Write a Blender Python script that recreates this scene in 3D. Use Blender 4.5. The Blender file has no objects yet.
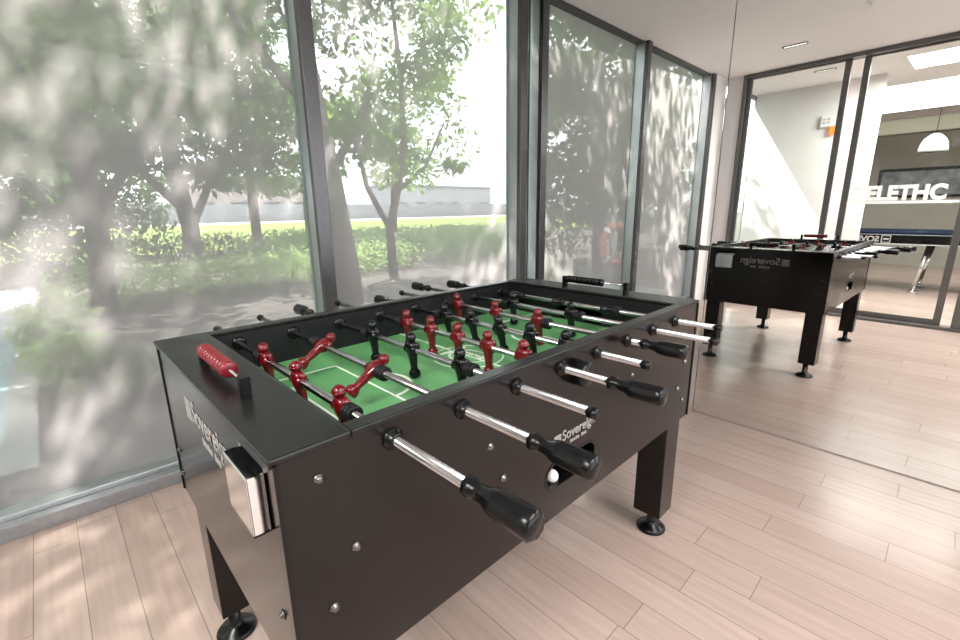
import bpy, bmesh, math, random
import numpy as np
from mathutils import Vector, Matrix
from mathutils.geometry import tessellate_polygon

random.seed(7); RNG = np.random.default_rng(7)
SC = bpy.context.scene
COL = SC.collection
PI = math.pi
R = math.radians

# ------------------------------------------------------------------ camera
CAM_H = 1.1993
F_PX, PITCH, ROLL, YAW = 449.21, R(13.885), R(-0.796), R(46.115)
cam_d = bpy.data.cameras.new('camera'); cam = bpy.data.objects.new('camera', cam_d); COL.objects.link(cam)
cam_d.sensor_width = 36.0; cam_d.lens = F_PX / 960 * 36.0; cam_d.clip_start = 0.02; cam_d.clip_end = 500
fw = Vector((math.cos(YAW) * math.cos(PITCH), math.sin(YAW) * math.cos(PITCH), -math.sin(PITCH)))
rt = Vector((math.sin(YAW), -math.cos(YAW), 0)); up = rt.cross(fw)
r2 = rt * math.cos(ROLL) + up * math.sin(ROLL); u2 = -rt * math.sin(ROLL) + up * math.cos(ROLL)
M = Matrix((r2, u2, -fw)).transposed().to_4x4(); M.translation = (0, 0, CAM_H)
cam.matrix_world = M
SC.camera = cam

# ------------------------------------------------------------------ sky, sun, exposure
SC.view_settings.view_transform = 'Standard'; SC.view_settings.look = 'None'
SC.view_settings.gamma = 1.0; SC.view_settings.use_curve_mapping = False
SC.view_settings.exposure = 1.0
world = bpy.data.worlds.new('sky'); SC.world = world; world.use_nodes = True
bg = world.node_tree.nodes['Background']
bg.inputs['Color'].default_value = (0.93, 0.97, 1.0, 1); bg.inputs['Strength'].default_value = 2.4
SUN_AZ, SUN_EL = R(30), R(55)          # azimuth from +Y towards +X
sun_d = bpy.data.lights.new('sun', 'SUN'); sun = bpy.data.objects.new('sun', sun_d); COL.objects.link(sun)
sun_d.energy = 14.0; sun_d.angle = R(0.55); sun_d.color = (1.0, 0.95, 0.88)
sdir = Vector((math.sin(SUN_AZ) * math.cos(SUN_EL), math.cos(SUN_AZ) * math.cos(SUN_EL), math.sin(SUN_EL)))
sun.rotation_euler = sdir.to_track_quat('Z', 'Y').to_euler(); sun.location = (4, 9, 12)
def area(name, loc, sx, sy, e, rot=(0, 0, 0), col=(1, 0.97, 0.93)):
    d = bpy.data.lights.new(name, 'AREA'); d.shape = 'RECTANGLE'; d.size = sx; d.size_y = sy; d.energy = e; d.color = col
    o = bpy.data.objects.new(name, d); COL.objects.link(o); o.location = loc; o.rotation_euler = rot; return o
area('room_lamp', (0.9, -1.2, 2.6), 1.6, 0.9, 45)
area('corridor_fill', (-1.5, 0.15, 2.6), 0.6, 1.2, 78)  # added fill without a fixture, brightens the corridor walls
area('games_room_fill', (-3.7, 0.0, 2.6), 2.2, 4.0, 75)  # added fill without a fixture, lifts the whole games room
SC.cycles.max_bounces = 14; SC.cycles.transparent_max_bounces = 24; SC.cycles.diffuse_bounces = 5
SC.cycles.glossy_bounces = 6; SC.cycles.transmission_bounces = 6; SC.cycles.sample_clamp_indirect = 6.0
SC.cycles.caustics_reflective = False; SC.cycles.caustics_refractive = False

# ------------------------------------------------------------------ materials
def mat(name, col=(0.5, 0.5, 0.5), rough=0.5, metal=0.0, spec=0.5, emit=None, es=1.0, coat=0.0):
    m = bpy.data.materials.new(name); m.use_nodes = True
    b = m.node_tree.nodes['Principled BSDF']
    b.inputs['Base Color'].default_value = (*col, 1); b.inputs['Roughness'].default_value = rough
    b.inputs['Metallic'].default_value = metal; b.inputs['Specular IOR Level'].default_value = spec
    b.inputs['Coat Weight'].default_value = coat
    if emit: b.inputs['Emission Color'].default_value = (*emit, 1); b.inputs['Emission Strength'].default_value = es
    return m
def N(m, t, **kw):
    n = m.node_tree.nodes.new(t)
    for k, v in kw.items(): setattr(n, k, v)
    return n
def L(m, a, b): m.node_tree.links.new(a, b)
def noisy(m, scale, c1, c2, detail=4, bump=0.0, stretch=None):
    b = m.node_tree.nodes['Principled BSDF']
    tc = N(m, 'ShaderNodeTexCoord'); mp = N(m, 'ShaderNodeMapping'); L(m, tc.outputs['Object'], mp.inputs['Vector'])
    if stretch: mp.inputs['Scale'].default_value = stretch
    n = N(m, 'ShaderNodeTexNoise'); n.inputs['Scale'].default_value = scale; n.inputs['Detail'].default_value = detail
    L(m, mp.outputs['Vector'], n.inputs['Vector'])
    r = N(m, 'ShaderNodeValToRGB'); r.color_ramp.elements[0].position = .3; r.color_ramp.elements[1].position = .7
    r.color_ramp.elements[0].color = (*c1, 1); r.color_ramp.elements[1].color = (*c2, 1)
    L(m, n.outputs['Fac'], r.inputs['Fac']); L(m, r.outputs['Color'], b.inputs['Base Color'])
    if bump:
        bp = N(m, 'ShaderNodeBump'); bp.inputs['Strength'].default_value = bump; bp.inputs['Distance'].default_value = .01
        L(m, n.outputs['Fac'], bp.inputs['Height']); L(m, bp.outputs['Normal'], b.inputs['Normal'])
    return m

M_black = noisy(mat('black_laminate', rough=.17, spec=.36), 60, (.0042, .0028, .0024), (.0054, .0037, .0032))
M_rail = noisy(mat('black_rail', rough=.25, spec=.32), 60, (.007, .007, .007), (.010, .010, .0095))
M_inner = mat('inner_black', (.006, .006, .007), .5, spec=.3)
M_plastic = mat('black_plastic', (.0035, .0035, .004), .24, spec=.27)
M_rubber = mat('dark_rubber', (.008, .0075, .0085), .5, spec=.2)
M_fig_black = mat('figure_black', (.0035, .0035, .0045), .2, spec=.32)
M_fig_red = mat('figure_red', (.115, .003, .007), .18, spec=.5)
M_bead_red = mat('bead_red', (.16, .005, .012), .25, spec=.5)
M_bolt = mat('bolt_steel', (.17, .165, .16), .22, 1.0)
M_chrome = mat('chrome', (.78, .79, .80), .12, 1.0)
M_steel = noisy(mat('rod_steel', rough=.2, metal=1.0), 30, (.40, .41, .42), (.47, .48, .49))
M_field = noisy(mat('field_green', rough=.38, spec=.4), 14, (.10, .30, .115), (.115, .33, .13))
M_line = mat('field_line', (.72, .80, .70), .5)
M_logo = mat('logo_silver', (.36, .345, .34), .4)
M_ball = mat('ball_white', (.85, .84, .80), .35)
M_alu = noisy(mat('aluminium_grey', rough=.32, metal=.6), 40, (.10, .098, .105), (.115, .113, .12))
M_alu_side = noisy(mat('aluminium_lit', rough=.3, metal=.85), 40, (.50, .53, .54), (.56, .59, .60))  # same metal as the grey; outside light on mullion sides put into the colour
M_alu_rail = noisy(mat('aluminium_rail', rough=.35, metal=.5), 40, (.30, .31, .325), (.34, .35, .365))
M_gasket = mat('gasket_green', (.20, .27, .25), .3)
M_darkframe = noisy(mat('door_frame_grey', rough=.4, metal=.3), 40, (.11, .105, .103), (.13, .124, .122))
M_wall = noisy(mat('wall_white', rough=.75, spec=.2), 3, (.79, .765, .765), (.82, .795, .795))
M_ceil = noisy(mat('ceiling_white', rough=.8, spec=.15), 2, (.86, .84, .835), (.89, .87, .865))
M_olive = noisy(mat('wall_olive', rough=.8, spec=.2), 3, (.38, .38, .34), (.42, .42, .375))
M_beam = mat('beam_olive', (.17, .16, .12), .7)
M_exit = mat('exit_orange', (.9, .16, .03), .4, emit=(1, .18, .03), es=.8)
M_grey = mat('light_grey', (.45, .46, .47), .5)
M_lampwhite = mat('lamp_shade_white', (.8, .8, .8), .35)
M_cloth = mat('cloth_blue', (.006, .011, .03), .9, spec=.1)
M_white = mat('white_paint', (.8, .8, .8), .4)
M_silver = mat('diffuser', (.85, .85, .82), .4, emit=(1, .97, .9), es=1.4)
M_ringred = mat('lifebuoy_red', (.55, .15, .11), .5)
M_bark = noisy(mat('bark', rough=.9, spec=.1), 9, (.055, .045, .038), (.13, .11, .095), bump=.6, stretch=(1, 1, .3))
M_stone = noisy(mat('coping_stone', rough=.6), 6, (.24, .24, .235), (.30, .30, .29))
M_bldg = noisy(mat('building_plaster', rough=.8), 1.2, (.42, .42, .45), (.48, .48, .50))
M_bldg_pink = noisy(mat('building_pink', rough=.8), 1.2, (.40, .32, .32), (.46, .38, .37))
M_bldg_dark = mat('building_window', (.08, .09, .11), .2)
M_picture = noisy(mat('picture_print', rough=.3), 6, (.10, .12, .15), (.35, .37, .40))
M_fence = noisy(mat('fence_concrete', rough=.8), 4, (.26, .26, .27), (.34, .34, .35))

def leaf_mat(name, c1, c2, tr=.5):
    m = mat(name, c1, .6, spec=.12); nt = m.node_tree; b = nt.nodes['Principled BSDF']
    oi = N(m, 'ShaderNodeTexCoord'); n = N(m, 'ShaderNodeTexNoise'); n.inputs['Scale'].default_value = 2.2
    L(m, oi.outputs['Object'], n.inputs['Vector'])
    mx = N(m, 'ShaderNodeValToRGB'); mx.color_ramp.elements[0].position = .35; mx.color_ramp.elements[1].position = .65
    mx.color_ramp.elements[0].color = (*c1, 1); mx.color_ramp.elements[1].color = (*c2, 1)
    L(m, n.outputs['Fac'], mx.inputs['Fac']); L(m, mx.outputs['Color'], b.inputs['Base Color'])
    t = N(m, 'ShaderNodeBsdfTranslucent'); L(m, mx.outputs['Color'], t.inputs['Color'])
    ms = N(m, 'ShaderNodeMixShader'); ms.inputs['Fac'].default_value = tr
    L(m, b.outputs[0], ms.inputs[1]); L(m, t.outputs[0], ms.inputs[2])
    L(m, ms.outputs[0], nt.nodes['Material Output'].inputs['Surface']); return m
M_leaf = leaf_mat('leaf_mid', (.085, .15, .04), (.13, .22, .06))
M_leaf2 = leaf_mat('leaf_dark', (.06, .11, .04), (.10, .17, .06))
M_leaf3 = leaf_mat('leaf_bright', (.16, .27, .06), (.24, .36, .09))
M_hedge = leaf_mat('hedge_leaf', (.30, .42, .17), (.40, .52, .22))
M_shadehedge = leaf_mat('hedge_shaded', (.022, .035, .016), (.035, .055, .022), .1)  # shade from the trees is put into this leaf colour

def glass_mat(name, film=0.0, tint=(.95, .97, .96), tc=(.58, .525, .545), dc=(.42, .40, .405)):
    m = bpy.data.materials.new(name); m.use_nodes = True; nt = m.node_tree; nt.nodes.clear()
    out = N(m, 'ShaderNodeOutputMaterial'); tr = N(m, 'ShaderNodeBsdfTransparent'); tr.inputs['Color'].default_value = (*tint, 1)
    gl = N(m, 'ShaderNodeBsdfGlossy'); gl.inputs['Roughness'].default_value = .01
    fr = N(m, 'ShaderNodeFresnel'); fr.inputs['IOR'].default_value = 1.35
    ge = N(m, 'ShaderNodeNewGeometry'); sb = N(m, 'ShaderNodeMath', operation='SUBTRACT'); sb.inputs[0].default_value = 1; L(m, ge.outputs['Backfacing'], sb.inputs[1])
    mu = N(m, 'ShaderNodeMath', operation='MULTIPLY'); L(m, fr.outputs[0], mu.inputs[0]); L(m, sb.outputs[0], mu.inputs[1])   # one reflection per pane: the outward side of each face
    ms = N(m, 'ShaderNodeMixShader'); L(m, mu.outputs[0], ms.inputs['Fac']); L(m, tr.outputs[0], ms.inputs[1]); L(m, gl.outputs[0], ms.inputs[2])
    last = ms.outputs[0]
    if film:
        tl = N(m, 'ShaderNodeBsdfTranslucent'); tl.inputs['Color'].default_value = (*tc, 1)
        df = N(m, 'ShaderNodeBsdfDiffuse'); df.inputs['Color'].default_value = (*dc, 1)
        m1 = N(m, 'ShaderNodeMixShader'); m1.inputs['Fac'].default_value = .45
        L(m, tl.outputs[0], m1.inputs[1]); L(m, df.outputs[0], m1.inputs[2])
        # woven screen: threads overlap at a slant, so it closes up towards grazing angles
        lw = N(m, 'ShaderNodeLayerWeight'); lw.inputs['Blend'].default_value = .5
        mr = N(m, 'ShaderNodeMapRange'); mr.inputs['From Min'].default_value = 0; mr.inputs['From Max'].default_value = 1
        mr.inputs['To Min'].default_value = film; mr.inputs['To Max'].default_value = min(1, film + .5)
        L(m, lw.outputs['Facing'], mr.inputs['Value'])
        m2 = N(m, 'ShaderNodeMixShader'); L(m, mr.outputs[0], m2.inputs['Fac']); L(m, tr.outputs[0], m2.inputs[1]); L(m, m1.outputs[0], m2.inputs[2])
        last = m2.outputs[0]
    L(m, last, out.inputs['Surface']); return m
M_glass = glass_mat('clear_glass')
M_film = glass_mat('screen_fabric', film=.50)
M_frost = glass_mat('frosted_vinyl', film=.8, tc=(.85, .85, .85), dc=(.85, .85, .85))

def mirror_mat():
    m = mat('mirror_silver', (.90, .905, .89), .0, 1.0); return m
M_mirror = mirror_mat()
M_mirror_edge = mat('mirror_edge', (.25, .27, .26), .3)

def floor_mat():
    m = mat('floor_planks', rough=.3, spec=.45); b = m.node_tree.nodes['Principled BSDF']
    tc = N(m, 'ShaderNodeTexCoord'); sp = N(m, 'ShaderNodeSeparateXYZ'); L(m, tc.outputs['Object'], sp.inputs[0])
    def mth(op, a, bb=None, c=None):
        n = N(m, 'ShaderNodeMath', operation=op)
        for i, v in enumerate((a, bb, c)):
            if v is None: continue
            if isinstance(v, (int, float)): n.inputs[i].default_value = v
            else: L(m, v, n.inputs[i])
        return n.outputs[0]
    W_, LEN = .1245, 1.15
    u = mth('DIVIDE', mth('ADD', sp.outputs['X'], .0935), W_); row = mth('FLOOR', u); fu = mth('SUBTRACT', u, row)
    wn = N(m, 'ShaderNodeTexWhiteNoise', noise_dimensions='1D'); L(m, row, wn.inputs['W'])
    v = mth('ADD', mth('DIVIDE', sp.outputs['Y'], LEN), mth('MULTIPLY', wn.outputs['Value'], 7.0)); cl = mth('FLOOR', v); fv = mth('SUBTRACT', v, cl)
    eu = mth('MULTIPLY', mth('MINIMUM', fu, mth('SUBTRACT', 1.0, fu)), W_)
    ev = mth('MULTIPLY', mth('MINIMUM', fv, mth('SUBTRACT', 1.0, fv)), LEN)
    edge = mth('MINIMUM', eu, ev)
    seam = N(m, 'ShaderNodeMapRange'); seam.inputs['From Min'].default_value = .0006; seam.inputs['From Max'].default_value = .0016
    L(m, edge, seam.inputs['Value'])
    cx = N(m, 'ShaderNodeCombineXYZ'); L(m, row, cx.inputs[0]); L(m, cl, cx.inputs[1])
    w2 = N(m, 'ShaderNodeTexWhiteNoise', noise_dimensions='3D'); L(m, cx.outputs[0], w2.inputs['Vector'])
    r = N(m, 'ShaderNodeValToRGB'); e = r.color_ramp.elements
    e[0].color = (.425, .318, .275, 1); e[1].color = (.485, .374, .330, 1); L(m, w2.outputs['Value'], r.inputs['Fac'])
    # grain along the boards
    mp = N(m, 'ShaderNodeMapping'); mp.inputs['Scale'].default_value = (55, 3, 1); L(m, tc.outputs['Object'], mp.inputs['Vector'])
    ad = N(m, 'ShaderNodeVectorMath', operation='ADD'); L(m, mp.outputs[0], ad.inputs[0]); L(m, cx.outputs[0], ad.inputs[1])
    gn = N(m, 'ShaderNodeTexNoise'); gn.inputs['Scale'].default_value = 1.0; gn.inputs['Detail'].default_value = 5; L(m, ad.outputs[0], gn.inputs['Vector'])
    gr = N(m, 'ShaderNodeMapRange'); gr.inputs['From Min'].default_value = .3; gr.inputs['From Max'].default_value = .7
    gr.inputs['To Min'].default_value = .90; gr.inputs['To Max'].default_value = 1.06; L(m, gn.outputs['Fac'], gr.inputs['Value'])
    sm = N(m, 'ShaderNodeMapRange'); sm.inputs['To Min'].default_value = .45; L(m, seam.outputs[0], sm.inputs['Value'])
    k = mth('MULTIPLY', gr.outputs[0], sm.outputs[0])
    vm = N(m, 'ShaderNodeVectorMath', operation='SCALE'); L(m, r.outputs['Color'], vm.inputs[0]); L(m, k, vm.inputs['Scale'])
    L(m, vm.outputs[0], b.inputs['Base Color'])
    bp = N(m, 'ShaderNodeBump'); bp.inputs['Strength'].default_value = .25; bp.inputs['Distance'].default_value = .002
    L(m, seam.outputs[0], bp.inputs['Height']); L(m, bp.outputs['Normal'], b.inputs['Normal'])
    rr = N(m, 'ShaderNodeMapRange'); rr.inputs['To Min'].default_value = .16; rr.inputs['To Max'].default_value = .28
    L(m, gn.outputs['Fac'], rr.inputs['Value']); L(m, rr.outputs[0], b.inputs['Roughness'])
    return m
M_floor = floor_mat()

# ------------------------------------------------------------------ mesh helpers
class MB:
    """collects shapes into ONE mesh object"""
    def __init__(s): s.bm = bmesh.new()
    def _bev(s, geom, w, seg=2):
        if w > 0:
            ed = list({e for f in geom for e in f.edges})
            bmesh.ops.bevel(s.bm, geom=ed, offset=w, segments=seg, profile=.6, affect='EDGES')
    def box(s, x0, x1, y0, y1, z0, z1, bev=0.0, mtx=None):
        b = bmesh.new()
        vs = [b.verts.new((x, y, z)) for z in (z0, z1) for y in (y0, y1) for x in (x0, x1)]
        for f in ((0, 2, 3, 1), (4, 5, 7, 6), (0, 1, 5, 4), (2, 6, 7, 3), (0, 4, 6, 2), (1, 3, 7, 5)): b.faces.new([vs[i] for i in f])
        if bev > 0: bmesh.ops.bevel(b, geom=b.edges[:], offset=bev, segments=2, profile=.6, affect='EDGES')
        s.merge(b, mtx); return s
    def merge(s, b, mtx=None, smooth=False):
        if mtx is not None: bmesh.ops.transform(b, matrix=mtx, verts=b.verts)
        bmesh.ops.recalc_face_normals(b, faces=b.faces)
        me = bpy.data.meshes.new('t'); b.to_mesh(me); b.free()
        if smooth:
            for p in me.polygons: p.use_smooth = True
        s.bm.from_mesh(me); bpy.data.meshes.remove(me)
    def lathe(s, prof, n=20, axis='Z', loc=(0, 0, 0), smooth=True, flat=False):
        """prof: list of (h, r) along the axis"""
        b = bmesh.new(); rings = []
        for h, r in prof:
            if r < 1e-6: rings.append([b.verts.new((0, 0, h))])
            else: rings.append([b.verts.new((r * math.cos(2 * PI * i / n), r * math.sin(2 * PI * i / n), h)) for i in range(n)])
        for a, c in zip(rings, rings[1:]):
            for i in range(n):
                j = (i + 1) % n
                if len(a) == 1 and len(c) == 1: break
                if len(a) == 1: b.faces.new((a[0], c[i], c[j]))
                elif len(c) == 1: b.faces.new((a[i], a[j], c[0]))
                else: b.faces.new((a[i], a[j], c[j], c[i]))
        if len(rings[0]) > 1: b.faces.new(rings[0][::-1])
        if len(rings[-1]) > 1: b.faces.new(rings[-1])
        mt = {'Z': Matrix.Identity(4), 'X': Matrix.Rotation(PI / 2, 4, 'Y'), 'Y': Matrix.Rotation(-PI / 2, 4, 'X')}[axis]
        s.merge(b, Matrix.Translation(loc) @ mt, smooth and not flat); return s
    def cyl(s, r, h0, h1, n=16, axis='Z', loc=(0, 0, 0), bev=0.0, smooth=True):
        if bev: p = [(h0, r - bev), (h0 + bev, r), (h1 - bev, r), (h1, r - bev)]
        else: p = [(h0, r), (h1, r)]
        return s.lathe(p, n, axis, loc, smooth)
    def sphere(s, r, loc, n=14, sc=(1, 1, 1)):
        b = bmesh.new(); bmesh.ops.create_uvsphere(b, u_segments=n, v_segments=max(6, n // 2 + 2), radius=r)
        s.merge(b, Matrix.Translation(loc) @ Matrix.Diagonal((*sc, 1)), True); return s
    def tube(s, pts, rad, n=10, closed=False):
        b = bmesh.new(); pts = [Vector(p) for p in pts]; rings = []; K = len(pts)
        rads = rad if isinstance(rad, (list, tuple)) else [rad] * K
        ref = Vector((0.13, .31, .94))
        for i, p in enumerate(pts):
            d = (pts[(i + 1) % K] - pts[i - 1]) if closed else (pts[min(i + 1, K - 1)] - pts[max(i - 1, 0)])
            d.normalize()
            if abs(d.dot(ref)) > .95: ref = Vector((1, 0, 0))
            a = d.cross(ref).normalized(); c = d.cross(a)
            rings.append([b.verts.new(p + rads[i] * (a * math.cos(2 * PI * k / n) + c * math.sin(2 * PI * k / n))) for k in range(n)])
        for q, w in (list(zip(rings, rings[1:])) + ([(rings[-1], rings[0])] if closed else [])):
            for k in range(n): b.faces.new((q[k], q[(k + 1) % n], w[(k + 1) % n], w[k]))
        if not closed: b.faces.new(rings[0][::-1]); b.faces.new(rings[-1])
        s.merge(b, None, True); return s
    def loft(s, rings, smooth=True):
        b = bmesh.new(); rv = [[b.verts.new(p) for p in r] for r in rings]; n = len(rv[0])
        for a, c in zip(rv, rv[1:]):
            for i in range(n): b.faces.new((a[i], a[(i + 1) % n], c[(i + 1) % n], c[i]))
        b.faces.new(rv[0][::-1]); b.faces.new(rv[-1]); s.merge(b, None, smooth); return s
    def prism(s, loops, d, mtx=None):
        """outline (first loop) with holes, in the local XY plane, extruded by d along local Z"""
        b = bmesh.new(); P = [[Vector((x, y, 0)) for x, y in lp] for lp in loops]
        tri = tessellate_polygon(P); flat = [p for lp in P for p in lp]
        v0 = [b.verts.new(p) for p in flat]; v1 = [b.verts.new(p + Vector((0, 0, d))) for p in flat]
        for t in tri:
            try: b.faces.new([v0[i] for i in t]); b.faces.new([v1[i] for i in reversed(t)])
            except ValueError: pass
        o = 0
        for lp in P:
            k = len(lp)
            for i in range(k): b.faces.new((v0[o + i], v0[o + (i + 1) % k], v1[o + (i + 1) % k], v1[o + i]))
            o += k
        s.merge(b, mtx); return s
    def build(s, name, m, parent=None, loc=None, rotz=0.0, **props):
        me = bpy.data.meshes.new(name); s.bm.to_mesh(me); s.bm.free()
        return link(name, me, m, parent, loc, rotz, **props)
def link(name, me, m, parent=None, loc=None, rotz=0.0, **props):
    me.materials.clear()
    for mm in (m if isinstance(m, (list, tuple)) else [m]): me.materials.append(mm)
    o = bpy.data.objects.new(name, me); COL.objects.link(o)
    if parent: o.parent = parent
    if loc is not None: o.location = loc
    o.rotation_euler.z = rotz
    for k, v in props.items(): o[k] = v
    return o
def empty(name, label, cat, loc=(0, 0, 0), rotz=0.0, group=None, kind=None):
    o = bpy.data.objects.new(name, None); COL.objects.link(o); o.location = loc; o.rotation_euler.z = rotz; o.empty_display_size = .1
    if label: o['label'] = label
    if cat: o['category'] = cat
    if group: o['group'] = group
    if kind: o['kind'] = kind
    return o
def tag(o, label=None, cat=None, group=None, kind=None):
    for k, v in (('label', label), ('category', cat), ('group', group), ('kind', kind)):
        if v: o[k] = v
    return o
def dup(o, parent, loc=None, label=None):
    c = o.copy(); COL.objects.link(c); c.parent = parent
    if loc is not None: c.location = loc
    if label: c['label'] = label
    return c
def text_mesh(txt, size, depth, bold=.0, align='LEFT', shear=0.0):
    cu = bpy.data.curves.new('t', 'FONT'); cu.body = txt; cu.size = size; cu.extrude = depth; cu.offset = bold; cu.align_x = align; cu.shear = shear
    o = bpy.data.objects.new('t', cu); COL.objects.link(o)
    dg = bpy.context.evaluated_depsgraph_get(); dg.update()
    me = bpy.data.meshes.new_from_object(o.evaluated_get(dg))
    bpy.data.objects.remove(o); bpy.data.curves.remove(cu); return me
def struct(o, label=None): return tag(o, label, None, None, 'structure')

# ------------------------------------------------------------------ room shell
CEIL = 2.655
MY = R(-1.206)                                   # mirror wall heading
WY, WA = 2.278, R(-1.83)                         # window wall: inner face at x=0, heading
S1, S2, S0 = 1.064, 2.566, -0.50                 # mullion centres along the window wall
DW = .07                                         # mullion face width
BACK = -.85

b = MB(); b.box(-7.2, 2.75, -3.0, 2.36, -.12, 0); struct(b.build('floor', M_floor), 'pale pinkish wooden plank floor')
b = MB(); b.box(-7.2, 2.75, -3.0, 2.46, CEIL, CEIL + .15); struct(b.build('ceiling', M_ceil), 'flat white ceiling')
# wall behind the mirror
b = MB(); b.box(.012, .15, -3.0, 2.4, 0, CEIL); struct(b.build('wall_right', M_wall, None, (2.629, 0, 0), MY), 'white wall behind the mirror panels')
# side opposite the glass: a wall with a broad window opening onto the sky
b = MB(); b.box(-7.2, 2.75, -3.15, -3.0, 0, .5); b.box(-7.2, 2.75, -3.15, -3.0, 2.45, CEIL)
b.box(-7.2, -.6, -3.15, -3.0, .5, 2.45); b.box(2.3, 2.75, -3.15, -3.0, .5, 2.45)
struct(b.build('wall_rear', M_wall), 'white wall opposite the glass')

def mirror_panel(y0, y1, label):
    b = MB(); b.box(0, .008, y0, y1, .004, CEIL - .004, .0012)
    o = b.build('mirror_panel', [M_mirror], None, (2.629, 0, 0), MY)
    return tag(o, label, 'mirror')
mirror_panel(.9165, 2.27, 'narrow full-height mirror panel next to the glass corner, left of the joint')
mirror_panel(-2.95, .9135, 'wide full-height mirror panel right of the joint, reflecting the foosball table')

# ------------------------------------------------------------------ window wall (local x along the wall, y outwards)
def mullion(root, s, w=DW, name='mullion'):
    b = MB(); b.box(s - w / 2, s + w / 2, 0, .035, 0, CEIL, .003); m = b.build(name, M_alu, root)
    c = MB(); c.box(s - w / 2 + .004, s + w / 2 - .004, .0352, .125, 0, CEIL, .002); c.build('mullion_web', M_alu_side, m)
    g = MB(); g.box(s - w / 2 - .004, s + w / 2 + .004, .125, .139, 0, CEIL); g.build('gasket', M_gasket, m)
def bay(n, s0, s1, film=True, label=None):
    root = empty('window_%d' % n, label, None, (0, WY, 0), WA, kind='structure')
    b = MB(); b.box(s0, s1, .003, .125, 0, .062, .004); b.build('bottom_rail', M_alu_rail, root)
    b = MB(); b.box(s0, s1, .05, .126, .062, .084, .003); b.build('glazing_bead', M_alu_side, root)
    b = MB(); b.box(s0, s1, .045, .125, CEIL - .014, CEIL); b.build('top_rail', M_alu, root)
    b = MB(); b.box(s0, s1, .128, .138, .06, CEIL); b.build('glass_pane', M_glass, root)
    if film:
        # the sun-screen fabric stretched just inside the glass
        me = bpy.data.meshes.new('screen_fabric'); me.from_pydata([(s0, .1265, .08), (s1, .1265, .08), (s1, .1265, CEIL - .014), (s0, .1265, CEIL - .014)], [], [(0, 1, 2, 3)])
        link('screen_fabric', me, M_film, root)
    return root
w2 = bay(2, S1 + DW / 2, S2 - DW / 2, True, 'tall screened window bay in the middle, beside the mirror')
mullion(w2, S1); mullion(w2, S2)
w3 = bay(3, S2 + DW / 2, 2.677, False, 'narrow clear glass strip in the corner between mullion and mirror')
w1 = bay(1, S0 + DW / 2, S1 - DW / 2, True, 'widest screened window bay at the left, nearest the camera')
mullion(w1, S0)
w4 = bay(4, -2.4, BACK - .12, False, 'clear window bay lighting the corridor')
b = MB(); b.box(BACK - .12, S0 - DW / 2, 0, .12, 0, CEIL); struct(b.build('wall_front', M_wall, None, (0, WY, 0), WA), 'short white wall beside the last mullion')

# ------------------------------------------------------------------ back wall: sliding glass doors to the corridor
HZ = 2.612
b = MB(); b.box(BACK - .12, BACK, 2.115, 2.31, 0, CEIL); b.box(BACK - .12, BACK, -3.0, 2.115, HZ + .040, CEIL)
b.box(BACK - .12, BACK, -3.0, -1.95, 0, HZ + .040); struct(b.build('wall_left', M_wall), 'white wall around the sliding glass doors')
d1 = empty('door_1', 'dark-framed sliding glass doors to the corridor', None, (BACK, 0, 0), 0, kind='structure')
b = MB(); b.box(-.11, .02, -1.95, 2.115, HZ, HZ + .040, .004); b.box(-.11, .02, 2.075, 2.115, 0, HZ, .004); b.box(-.11, .02, -1.95, -1.9, 0, HZ, .004)
b.box(-.11, .01, -1.95, 2.115, 0, .03, .003); b.build('door_frame', M_darkframe, d1)
def sliding_panel(y0, y1, xo):
    b = MB(); w = .055
    b.box(xo, xo + .035, y0, y0 + w, .03, HZ, .003); b.box(xo, xo + .035, y1 - w, y1, .03, HZ, .003)
    b.box(xo, xo + .035, y0 + w, y1 - w, .03, .085, .003); b.box(xo, xo + .035, y0 + w, y1 - w, HZ - .012, HZ, .003)
    o = b.build('sliding_panel', M_darkframe, d1)
    g = MB(); g.box(xo + .012, xo + .020, y0 + w, y1 - w, .08, HZ - .01); g.build('glass_pane', M_glass, o); return o
sliding_panel(1.125, 2.085, -.05); pb = sliding_panel(.09, 1.035, -.095); sliding_panel(-.92, .015, -.05); sliding_panel(-1.9, -.965, -.095)
# frosted lettering on the glass panel, read in the mirror
def lettering(txt, width, z0, z1, y_right, x):
    me = text_mesh(txt, 1.0, .0008, .05)
    xs = [v.co.x for v in me.vertices]; ys = [v.co.y for v in me.vertices]
    a, c, d, e = min(xs), max(xs), min(ys), max(ys)
    for v in me.vertices:
        # read in the mirror: the word runs towards -Y on the glass as the mirror shows it
        v.co = Vector((x + v.co.z, y_right - (v.co.x - a) / (c - a) * width, z0 + (v.co.y - d) / (e - d) * (z1 - z0)))
    return me
link('frosted_lettering', lettering('TELETHC', .70, 1.225, 1.375, .945, -.0735), M_frost, pb)
b = MB(); b.box(-.0745, -.0730, .145, .98, 1.195, 1.222); b.build('frosted_band', M_frost, pb)

# corridor end wall and the games room beyond
CX = -2.05
b = MB(); b.box(CX - .12, CX, 1.02, 2.36, 0, CEIL); b.box(CX - .12, CX, -3.0, -1.6, 0, CEIL)
struct(b.build('wall_corridor', M_wall), 'white corridor wall catching the sun')
b = MB(); b.box(-7.2, -7.05, -3.0, 2.4, 0, CEIL); b.box(-7.05, CX - .12, 2.28, 2.42, 0, CEIL); struct(b.build('wall_far', M_olive), 'grey-olive wall of the games room')
b = MB(); b.box(-5.2, -4.95, -3.0, 2.28, 2.28, 2.50, .01); struct(b.build('trim_1', M_beam), 'olive ceiling beam in the games room')

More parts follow.
